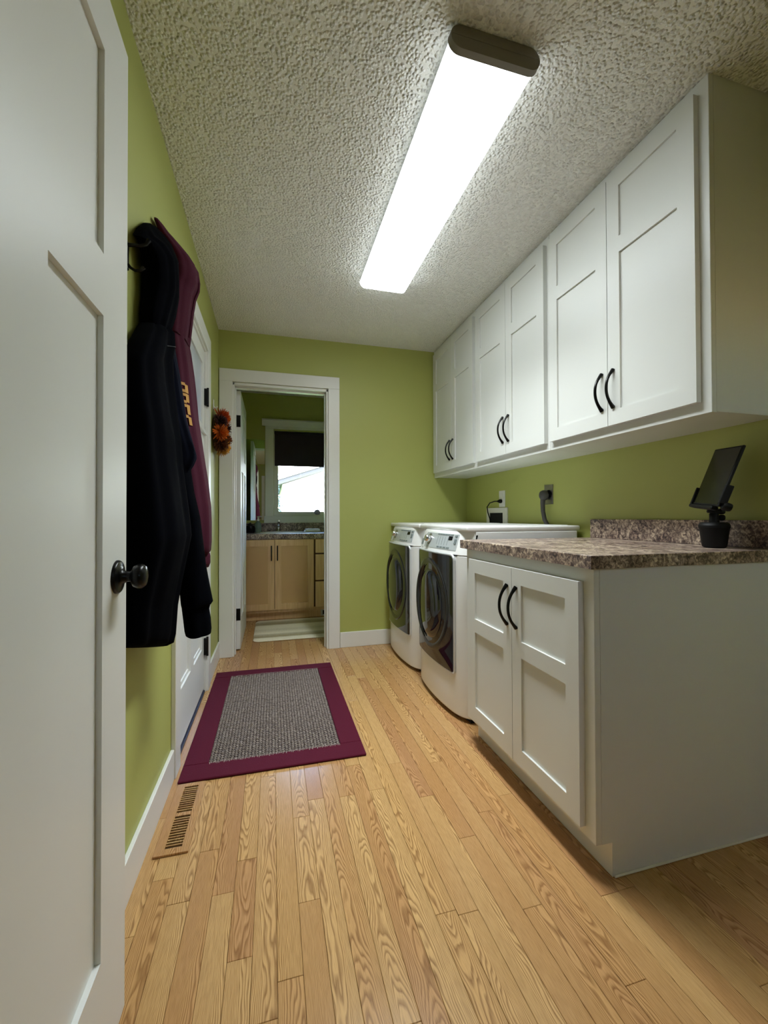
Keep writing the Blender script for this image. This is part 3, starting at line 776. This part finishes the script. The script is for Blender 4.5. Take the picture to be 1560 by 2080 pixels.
def sleeve(tab, ph, amp, yc=1.505, b=.06):
    rs = []
    for (A, B) in zip(tab, tab[1:]):
        n = max(1, int((A[0]-B[0])/.01))
        rs += [tuple(A[k]+(B[k]-A[k])*i/n for k in range(3)) for i in range(n)]
    rs.append(tab[-1]); R = []
    for z, xc, a in rs:
        ring = []
        for j in range(40):
            t = 2*math.pi*j/40
            r = 1+amp*(math.sin(3*t+ph+z*9)+.7*math.sin(5*t-z*14)+.6*noise.noise((math.cos(t), math.sin(t), z*12)))
            ring.append((xc+a*math.cos(t)*(1 if math.cos(t) > .7 else r), yc+b*math.sin(t)*r, z))
        R.append(ring)
    return MB().loft(R)
slv = obj('sleeve', sleeve(SL, 0, .05), 'navy', nj, smooth=70)
obj('cuff', sleeve(CF, 1, .06, b=.055), 'navy', slv, smooth=70)
ms = thing('maroon_sweatshirt', (-.34, 1.68, .85), 'maroon hooded sweatshirt with gold block letters hanging behind the navy jacket', 'sweatshirt')
garment('hood', MAROON, XG, 'maroon', ms, .9, .003, top=(1.85, 2.05, .35, 1.66))
msl = garment('sleeve', MSLEEVE, XG, 'maroon', ms, 1.7, .003)
garment('cuff', [(.905, 1.602, 1.758, .0765), (.895, 1.598, 1.762, .0775), (.87, 1.598, 1.762, .0775), (.854, 1.602, 1.758, .0745)], XG, 'maroon', msl, .2, .002)
obj('yoke_seam', MB().tube([(XG+.015, 1.586, 1.700), (XG+.036, 1.579, 1.696), (XG+.06, 1.584, 1.690), (XG+.0765, 1.64, 1.688), (XG+.0775, 1.70, 1.688)], .0022, 6), 'maroon', ms)
obj('hood_seam', MB().tube([(XG+.105, 1.70, 1.968), (XG+.112, 1.70, 1.93), (XG+.110, 1.70, 1.90), (XG+.097, 1.70, 1.868), (XG+.088, 1.70, 1.819), (XG+.078, 1.70, 1.72)], [.0015, .003, .003, .003, .003, .003], 6), 'maroon', ms)
# block letters, running down the sleeve, tops toward the room; cell 5 wide (down) x 6 high (toward +X)
GLY = {'G': ["0111111", "1100011", "1100000", "1101111", "1100011", "0111111"], 'R': ["1111110", "1100011", "1100011", "1111110", "1100110", "1100011"],
       'E': ["1111111", "1100000", "1111110", "1100000", "1100000", "1111111"], 'S': ["0111111", "1100000", "0111110", "0000011", "0000011", "1111110"]}
def maroon_a(z):
    for A, B in zip(MSLEEVE, MSLEEVE[1:]):
        if A[0] >= z >= B[0]:
            f = (A[0]-z)/(A[0]-B[0]+1e-9); return tuple(A[k]+(B[k]-A[k])*f for k in range(4))
    return MSLEEVE[-1]
def front_y(x, z):
    _, y0, y1, a = maroon_a(z); xc = XG+a; u = max(-.999, min(.999, (x-xc)/a)); c = abs(u)**(1/.8)
    s = math.sqrt(max(0, 1-c*c)); return (y0+y1)/2-(y1-y0)/2*s**.8
zt = 1.516; lw, lh = .034, .068
for ch in 'GRES':
    mb = MB(); g = GLY[ch]
    for r, row in enumerate(g):
        for q, bit in enumerate(row):
            if bit == '1':
                z1 = zt-lw*q/7; z0 = zt-lw*(q+1)/7
                xt = XG+2*maroon_a(z0)[3]*.955
                x1 = xt-lh*r/6; x0 = xt-lh*(r+1)/6
                x0 = max(x0, XG+.002)
                if x1 <= x0: continue
                V = []
                for x, z in ((x0, z0), (x1, z0), (x1, z1), (x0, z1)): V.append((x, front_y(x, z)-.0045, z))
                for x, z in ((x0, z0), (x1, z0), (x1, z1), (x0, z1)): V.append((x, front_y(x, z)+.002, z))
                mb.add(V, [(0, 1, 2, 3), (4, 7, 6, 5), (0, 4, 5, 1), (1, 5, 6, 2), (2, 6, 7, 3), (3, 7, 4, 0)])
    obj('letter', mb, 'gold', msl, label='gold block letter '+ch)
    zt -= lw+.004

# ------------------------------------------------------------------ autumn wreath by the doorway
wr = thing('autumn_wreath', (XL+.02, 3.04, 1.62), 'small wreath of orange, gold and dark brown silk mums hung beside the doorway', 'wreath')
wreath_cols = [(196, 98, 30), (92, 54, 30), (206, 150, 66), (70, 44, 44), (186, 78, 36), (212, 158, 60), (120, 66, 34), (66, 42, 46), (200, 110, 40)]
wy, wz, wrad = 3.035, 1.618, .108
obj('twig_ring', MB().tube([(XL+.022, wy+wrad*math.cos(a), wz+wrad*math.sin(a)) for a in [2*math.pi*i/28 for i in range(29)]], .016, 8), M['foliage'] if False else plain('brown_twig', (70, 48, 30), .9), wr, smooth=60)
def bloom(c, nrm, R, n_layers, rg):
    mb = MB(); nrm = Vector(nrm).normalized(); u = nrm.orthogonal().normalized(); w = nrm.cross(u)
    for L in range(n_layers):
        f = L/(n_layers-1); el = math.radians(-18+95*f); npet = int(26-14*f)
        for i in range(npet):
            a = 2*math.pi*(i+.5*(L % 2))/npet+rg.uniform(-.15, .15)
            d = (u*math.cos(a)+w*math.sin(a))*math.cos(el)+nrm*math.sin(el)
            side = d.cross(nrm); side = side.normalized() if side.length > 1e-3 else u
            ln = R*(1.0-.25*f)*rg.uniform(.85, 1.12); wd = R*.09
            up = side.cross(d).normalized()
            p0 = Vector(c)+d*R*.08; p1 = Vector(c)+d*ln*.6+up*wd*.3; p2 = Vector(c)+d*ln-up*wd*.5+nrm*R*.1
            mb.add([p0-side*wd*.4, p0+side*wd*.4, p1+side*wd, p1-side*wd, p2+side*wd*.5, p2-side*wd*.5, p1-up*wd*.5],
                   [(0, 1, 2, 3), (3, 2, 4, 5), (0, 6, 1), (1, 6, 2), (3, 6, 0), (2, 6, 4), (5, 6, 3), (4, 6, 5)])
    return mb
wrg = random.Random(5)
angs = [180, 222, 262, 140, 100, 300, 340, 20, 60]
for i, (a, col) in enumerate(zip(angs, wreath_cols)):
    aa = math.radians(a+8)
    c = (XL+.05, wy+wrad*math.cos(aa), wz+wrad*math.sin(aa))
    obj('bloom', bloom(c, (1, .35*math.cos(aa), .35*math.sin(aa)), wrg.uniform(.058, .070), 7, wrg), plain('petal_%d' % i, col, .8, 0, .2), wr, fix=False)
whk = thing('adhesive_hook', (XL, 3.0, 1.78), 'small white adhesive hook above the autumn wreath', 'hook')
obj('plate', box(XL+.0005, XL+.006, 2.985, 3.015, 1.765, 1.835, bev=.002), 'white_plastic', whk)
obj('prong', MB().tube([(XL+.006, 3.0, 1.785), (XL+.014, 3.0, 1.776), (XL+.022, 3.0, 1.779), (XL+.027, 3.0, 1.79)], [.005, .005, .0045, .004], 8), 'white_plastic', whk, smooth=60)

# ------------------------------------------------------------------ wall fittings above the machines
go = thing('power_outlet', (XR, 2.715, 1.11), 'white wall outlet with a black plug in it, above the washer supply box', 'outlet')
obj('cover_plate', box(XR-.006, XR-.0005, 2.672, 2.752, 1.108, 1.228, bev=.002), 'white_plastic', go)
obj('receptacle', box(XR-.009, XR-.006, 2.694, 2.730, 1.13, 1.206, bev=.001), 'white_plastic', go)
wc = obj('power_cord', MB().tube([(XR-.04, 2.712, 1.150), (XR-.055, 2.73, 1.150), (XR-.060, 2.79, 1.140), (XR-.052, 2.845, 1.112), (XR-.034, 2.868, 1.07), (XR-.014, 2.872, 1.02), (XR-.012, 2.872, .975)], .0042, 8), 'black_plastic', washer, smooth=60, label='thin black power cord')
obj('plug', MB().lathe([(0, 0), (.013, 0), (.015, .004), (.015, .014), (.010, .024), (.006, .034), (0, .034)], (XR-.0095, 2.712, 1.150), (-1, 0, 0), 12), 'black_plastic', wc, smooth=45)
wb = thing('supply_box', (XR, 2.785, .98), 'white washer supply box with a dark recess, low on the wall above the washer', 'supply box')
mb = MB(); ring_frame(mb, 'x', XR-.010, XR-.0005, [(2.695, 2.885, .965, 1.066)], 2.637, 2.930, .94, 1.103)
obj('frame', mb, 'white_plastic', wb)
obj('recess', box(XR-.006, XR-.002, 2.693, 2.887, .963, 1.068), 'dark', wb)
do = thing('dryer_outlet', (XR, 2.183, 1.12), 'steel-plated heavy dryer outlet with a thick grey plug', 'outlet')
obj('cover_plate', box(XR-.005, XR-.0005, 2.142, 2.222, 1.112, 1.232, bev=.0015), 'steel', do)
obj('socket', MB().lathe([(0, 0), (.028, 0), (.026, .006), (0, .006)], (XR-.005, 2.178, 1.172), (-1, 0, 0), 20), 'black_plastic', do)
dc = obj('power_cord', MB().tube([(XR-.034, 2.193, 1.150), (XR-.036, 2.195, 1.12), (XR-.036, 2.192, 1.07), (XR-.034, 2.18, 1.02), (XR-.013, 2.17, .97), (XR-.012, 2.17, .90)], [.012, .0105, .010, .010, .010, .010], 10, 1.3), 'rubber', dryer, smooth=60, label='thick grey power cord')
obj('plug', MB().lathe([(0, .0), (.024, 0), (.030, .006), (.031, .022), (.026, .036), (.012, .042), (0, .042)], (XR-.0115, 2.19, 1.168), (-1, 0, 0), 20), 'rubber', dc, smooth=50)

# ------------------------------------------------------------------ tablet on its stand
tc = Vector((1.463, 1.115, 1.078)); tw, tl, tyaw, ttilt, trl = .191, .209, .524, .322, -.078
wd = Vector((math.sin(tyaw), math.cos(tyaw), 0)); nn = Vector((-math.cos(tyaw), math.sin(tyaw), 0))
upv = Vector((0, 0, 1))*math.cos(ttilt)-nn*math.sin(ttilt)
upr = upv*math.cos(trl)+wd*math.sin(trl); wdr = wd*math.cos(trl)-upv*math.sin(trl)
nrm = wdr.cross(upr).normalized()
if nrm.dot(nn) < 0: nrm = -nrm
TM = Matrix((wdr, nrm, upr)).transposed().to_4x4(); TM.translation = tc    # local x = width (to the left), y = out of the screen, z = up the tablet
tb = thing('tablet', tuple(tc), 'dark tablet clamped upright on the black stand at the counter', 'tablet')
obj('case', box(-tw/2, tw/2, -.009, 0, 0, tl, bev=.003, seg=2, mat=TM), 'black_plastic', tb)
obj('screen', box(-tw/2+.006, tw/2-.006, -.0004, .0006, .006, tl-.006, mat=TM), 'screen', tb)
sb = Vector((1.5, 1.11, .9285))
st = thing('tablet_stand', tuple(sb), 'black cup-base stand with ball joints and clamp arms holding the tablet', 'stand')
prof = [(0, 0), (.030, 0), (.034, .003), (.0365, .012), (.043, .066), (.0455, .071), (.0455, .078), (.042, .085), (.036, .089), (0, .089)]
n = 18
obj('cup_base', MB().lathe(prof, sb, (0, 0, 1), n), 'black_plastic', st, smooth=25)
obj('stem', MB().lathe([(0, .088), (.015, .088), (.0155, .094), (.0140, .100), (.0140, .118), (.012, .121), (.012, .124), (0, .124)], sb, (0, 0, 1), 18), 'black_plastic', st, smooth=40)
top = sb+Vector((0, 0, .127))
obj('lock_ring', MB().lathe([(0, -.006), (.0195, -.005), (.0215, .0), (.0195, .006), (.012, .009), (0, .009)], top, (0, 0, 1), 20), 'black_plastic', st, smooth=40)
back = TM @ Vector((0, -.011, .03))
obj('arm', MB().tube([top+Vector((0, 0, .006)), top.lerp(back, .5)+Vector((.006, 0, .004)), back], [.012, .011, .013], 12), 'black_plastic', st, smooth=50)
for dz in (.105, .127):
    q = sb+Vector((.0185, -.012, dz)); obj('knob', MB().lathe([(0, 0), (.009, 0), (.0105, .004), (.0105, .012), (.008, .016), (0, .016)], q-Vector((.006, -.004, 0)), (.8, -.6, 0), 12), 'black_plastic', st, smooth=40)
obj('back_plate', box(-.035, .035, -.020, -.0095, .004, .075, bev=.004, mat=TM), 'black_plastic', st)
cl = MB().box(tw/2+.0005, tw/2+.010, -.016, .006, -.012, .062, bev=.002, mat=TM)
obj('clamp_arm', cl, 'black_plastic', st)
cl = MB().box(-tw/2-.012, -tw/2-.0005, -.018, .006, .012, .075, bev=.002, mat=TM)
obj('clamp_arm', cl, 'black_plastic', st)
obj('foot_rest', MB().box(-.07, tw/2+.010, -.016, .007, -.013, -.0008, bev=.003, mat=TM), 'black_plastic', st)
q = TM @ Vector((-tw/2-.004, -.022, .006))
obj('clamp_knob', MB().lathe([(0, -.012), (.012, -.012), (.014, -.006), (.014, .008), (.010, .013), (0, .013)], q, nrm, 14), 'black_plastic', st, smooth=40)

# ------------------------------------------------------------------ bathroom furniture
va = thing('vanity', (.62, 4.6, 0), 'maple bathroom vanity with two doors and a drawer stack seen through the doorway', 'cabinet')
vxa, vxb, vfy, vby = -.386, 1.45, 4.312, YW-.001
mb = MB().box(vxa, vxb, vfy+.018, vby, .095, .8165)
obj('door_gap_shade', box(-.34, .80, vfy-.0009, vfy-.0003, .118, .809), 'joint_and_shade', va)  # dark sheet paints the shade in gaps between doors and drawers
ring_frame(mb, 'y', vfy, vfy+.018, [(-.32, .40, .15, .78), (.45, 1.4, .15, .78)], vxa, vxb, .085, .8165)
obj('carcass', mb, 'maple', va)
obj('toe_kick', box(vxa, vxb, vfy+.055, vby, .002, .085), 'maple', va)
def vdoor(x0, x1, hx):
    holes = [(x0+.062, x1-.062, .172, .748)]
    d = obj('door', ring_frame(MB(), 'y', vfy-.02, vfy-.001, holes, x0, x1, .112, .811), 'maple', va)
    add_panels(d, 'y', vfy-.0075, vfy-.001, holes, 'maple_panel')
    obj('handle', MB().tube([(hx, vfy-.02, .605), (hx, vfy-.042, .612), (hx, vfy-.045, .677), (hx, vfy-.042, .742), (hx, vfy-.02, .749)], .0055, 8), 'black', d, smooth=60, label='black bar pull')
vdoor(-.345, .0165, -.012); vdoor(.0215, .405, .046)
for a, b in ((.668, .811), (.390, .655), (.112, .377)):
    obj('drawer', box(.423, .80, vfy-.02, vfy-.001, a+.002, b, bev=.003), 'maple', va)
vt = thing('bathroom_counter', (.62, 4.6, .817), 'mottled brown laminate vanity top with backsplash below the window', 'countertop')
obj('slab', MB().box(vxa, vxb, vfy-.022, 4.44, .8168, .871, bev=.002).box(vxa, vxb, 4.44, vby, .8168, .8705).box(vxa, vxb, 4.30, 4.44, .817, .870), 'laminate', vt)
obj('backsplash', box(vxa, vxb, vby-.02, vby, .871, .9705, bev=.002), 'laminate', vt)
sk = thing('sink', (.14, 4.6, .871), 'white oval drop-in sink rim in the vanity top', 'sink')
def oval_ring(r, z, cx=.12, cy=4.585): return [(cx+(.255+r)*math.cos(a), cy+(.195+r)*math.sin(a), z) for a in [2*math.pi*i/40 for i in range(40)]]
obj('rim', MB().loft([oval_ring(.0, .8712), oval_ring(-.002, .880), oval_ring(-.02, .883), oval_ring(-.035, .878), oval_ring(-.05, .873), oval_ring(-.19, .8718)], cap=True), 'porcelain', sk, smooth=60)
fc = thing('faucet', (.09, 4.82, .871), 'chrome single-handle faucet at the back of the vanity sink', 'faucet')
obj('base', MB().lathe([(0, 0), (.030, 0), (.03, .010), (.022, .02), (.02, .06), (0, .06)], (.06, 4.825, .8712), (0, 0, 1), 20), 'chrome', fc, smooth=45)
obj('spout', MB().tube([(.06, 4.81, .925), (.06, 4.76, .942), (.06, 4.70, .938), (.06, 4.685, .922)], [.016, .015, .013, .012], 12), 'chrome', fc, smooth=60)
obj('lever', MB().tube([(.06, 4.815, .932), (.062, 4.82, .962), (.066, 4.80, .985), (.068, 4.77, .995)], [.017, .016, .012, .010], 10), 'chrome', fc, smooth=60)
sp = thing('soap_dispenser', (-.155, 4.72, .871), 'clear plastic soap bottle with a white pump beside the sink', 'soap bottle')
obj('bottle', MB().lathe([(0, 0), (.036, 0), (.038, .006), (.038, .07), (.030, .105), (.016, .118), (.014, .126), (0, .126)], (-.155, 4.72, .8714), (0, 0, 1), 20), 'soap', sp, smooth=45)
obj('pump', MB().lathe([(0, .126), (.015, .126), (.015, .140), (.006, .142), (.006, .165), (.012, .168), (.012, .176), (0, .178)], (-.155, 4.72, .8714), (0, 0, 1), 14).tube([(-.155, 4.72, 1.043), (-.13, 4.712, 1.046), (-.118, 4.708, 1.040)], .0055, 8), 'white_plastic', sp, smooth=45)
bk = thing('black_jar', (-.225, 4.66, .871), 'glossy black jar at the left end of the vanity top', 'jar')
obj('jar', MB().lathe([(0, 0), (.045, 0), (.052, .01), (.054, .05), (.046, .075), (.03, .082), (0, .082)], (-.232, 4.66, .8714), (0, 0, 1), 22), 'black', bk, smooth=45)
obj('lid', MB().lathe([(0, .082), (.034, .083), (.030, .094), (.01, .100), (.008, .108), (0, .11)], (-.232, 4.66, .8714), (0, 0, 1), 22), 'black', bk, smooth=45)
tw_ = thing('folded_towel', (.42, 4.62, .871), 'white folded hand towel lying on the vanity top', 'towel')
obj('fold', box(.335, .505, 4.56, 4.72, .8714, .892, bev=.009, seg=3), 'towel', tw_, smooth=50)
obj('fold', box(.345, .498, 4.565, 4.715, .8925, .909, bev=.008, seg=3), 'towel', tw_, smooth=50)
mr = thing('wall_mirror', (-.23, YW, 1.0), 'frameless wall mirror left of the bathroom window', 'mirror')
obj('glass', box(-.375, -.088, YW-.006, YW-.001, 1.002, 1.914), 'mirror', mr)
bg = thing('toe_kick_register', (.53, 4.365, .02), 'small white heat register in the vanity toe kick', 'vent')
mb = MB(); ring_frame(mb, 'y', vfy+.049, vfy+.0545, [(.505, .60, .022, .066)], .485, .62, .008, .08)
obj('frame', mb, 'white_plastic', bg)
obj('opening', box(.503, .602, vfy+.052, vfy+.0545, .02, .068), 'dark', bg)
for i in range(4): obj('louver', box(.527+.02*i, .530+.02*i, vfy+.050, vfy+.0545, .022, .066), 'white_plastic', bg)
br = thing('bath_rug', (.2, 3.93, .001), 'cream bath rug with olive stripes on the floor before the vanity', 'rug')
def rr(x0, x1, y0, y1, r, z, n=6):
    pts = []
    for cx, cy, a0 in ((x1-r, y0+r, -90), (x1-r, y1-r, 0), (x0+r, y1-r, 90), (x0+r, y0+r, 180)):
        for k in range(n): a = math.radians(a0+90*k/(n-1)); pts.append((cx+r*math.cos(a), cy+r*math.sin(a), z))
    return pts
obj('pile', MB().loft([rr(-.155, .60, 3.60, 4.285, .05, .001), rr(-.16, .605, 3.595, 4.29, .055, .008), rr(-.152, .597, 3.603, 4.282, .05, .015)]), 'bathmat', br, smooth=50)
sr = random.Random(3)
mb = MB()
bs = bmesh.new(); bmesh.ops.create_icosphere(bs, subdivisions=3, radius=1)
for v in bs.verts:
    q = 1+.22*noise.noise(v.co*3.1); v.co = Vector((.5+v.co.x*.034*q+.005, YW+.012+v.co.y*.026*q, 1.062+.032+v.co.z*.033*q))
mb.bm(bs)
obj('plush_puff', mb, 'grey_cloth', None, smooth=60, label='grey fluffy puff resting on the bathroom window sill', cat='ornament')

# ------------------------------------------------------------------ outdoors beyond the bathroom window
obj('ground', box(-30, 40, 5.2, 60, -.75, -.65), 'grass', kind='structure', label='lawn outside the bathroom window')
nh = thing('neighbour_house', (3.5, 15, -.65), 'white neighbouring house with a sloping roof edge seen through the bathroom window', 'house')
hy = 14.0
obj('wall', MB().prism([(.30, -.65), (9.0, -.65), (9.0, 3.0), (4.65, 3.6), (.30, 2.1)], 'y', hy, hy+7), 'siding', nh)
def rake(x0, z0, x1, z1, th): return [(x0, z0), (x1, z1), (x1, z1+th), (x0, z0+th)]
obj('soffit', MB().prism(rake(-.35, 1.90, 4.8, 3.62, .14), 'y', hy-.55, hy+7), 'soffit', nh)
obj('fascia', MB().prism(rake(-.40, 2.02, 4.8, 3.76, .46), 'y', hy-.6, hy+7.2), 'fascia', nh)
def tree(x, y, h, r, label, seed):
    root = thing('shrub', (x, y, -.65), label, 'shrub')
    obj('stem', MB().tube([(x, y, -.66), (x, y, -.65+h*.8)], [.05, .015], 8), plain('bark', (70, 58, 48), .9), root)
    g = random.Random(seed); mb = MB()
    for i in range(900):
        f = g.random(); a = g.uniform(0, 6.28); q = r*(1-f)*math.sqrt(g.random())
        p = Vector((x+q*math.cos(a), y+q*math.sin(a), -.55+f*h)); s = .07
        u = Vector((g.uniform(-1, 1), g.uniform(-1, 1), g.uniform(-1, 1))).normalized(); w = u.orthogonal().normalized()
        mb.add([p, p+u*s+w*s*.4, p+u*2*s, p+u*s-w*s*.4], [(0, 1, 2, 3)])
    obj('foliage', mb, 'foliage', root, fix=False, kind='stuff')
tree(.06, 12.2, 2.6, .55, 'small bluish evergreen beside the neighbouring house', 4)
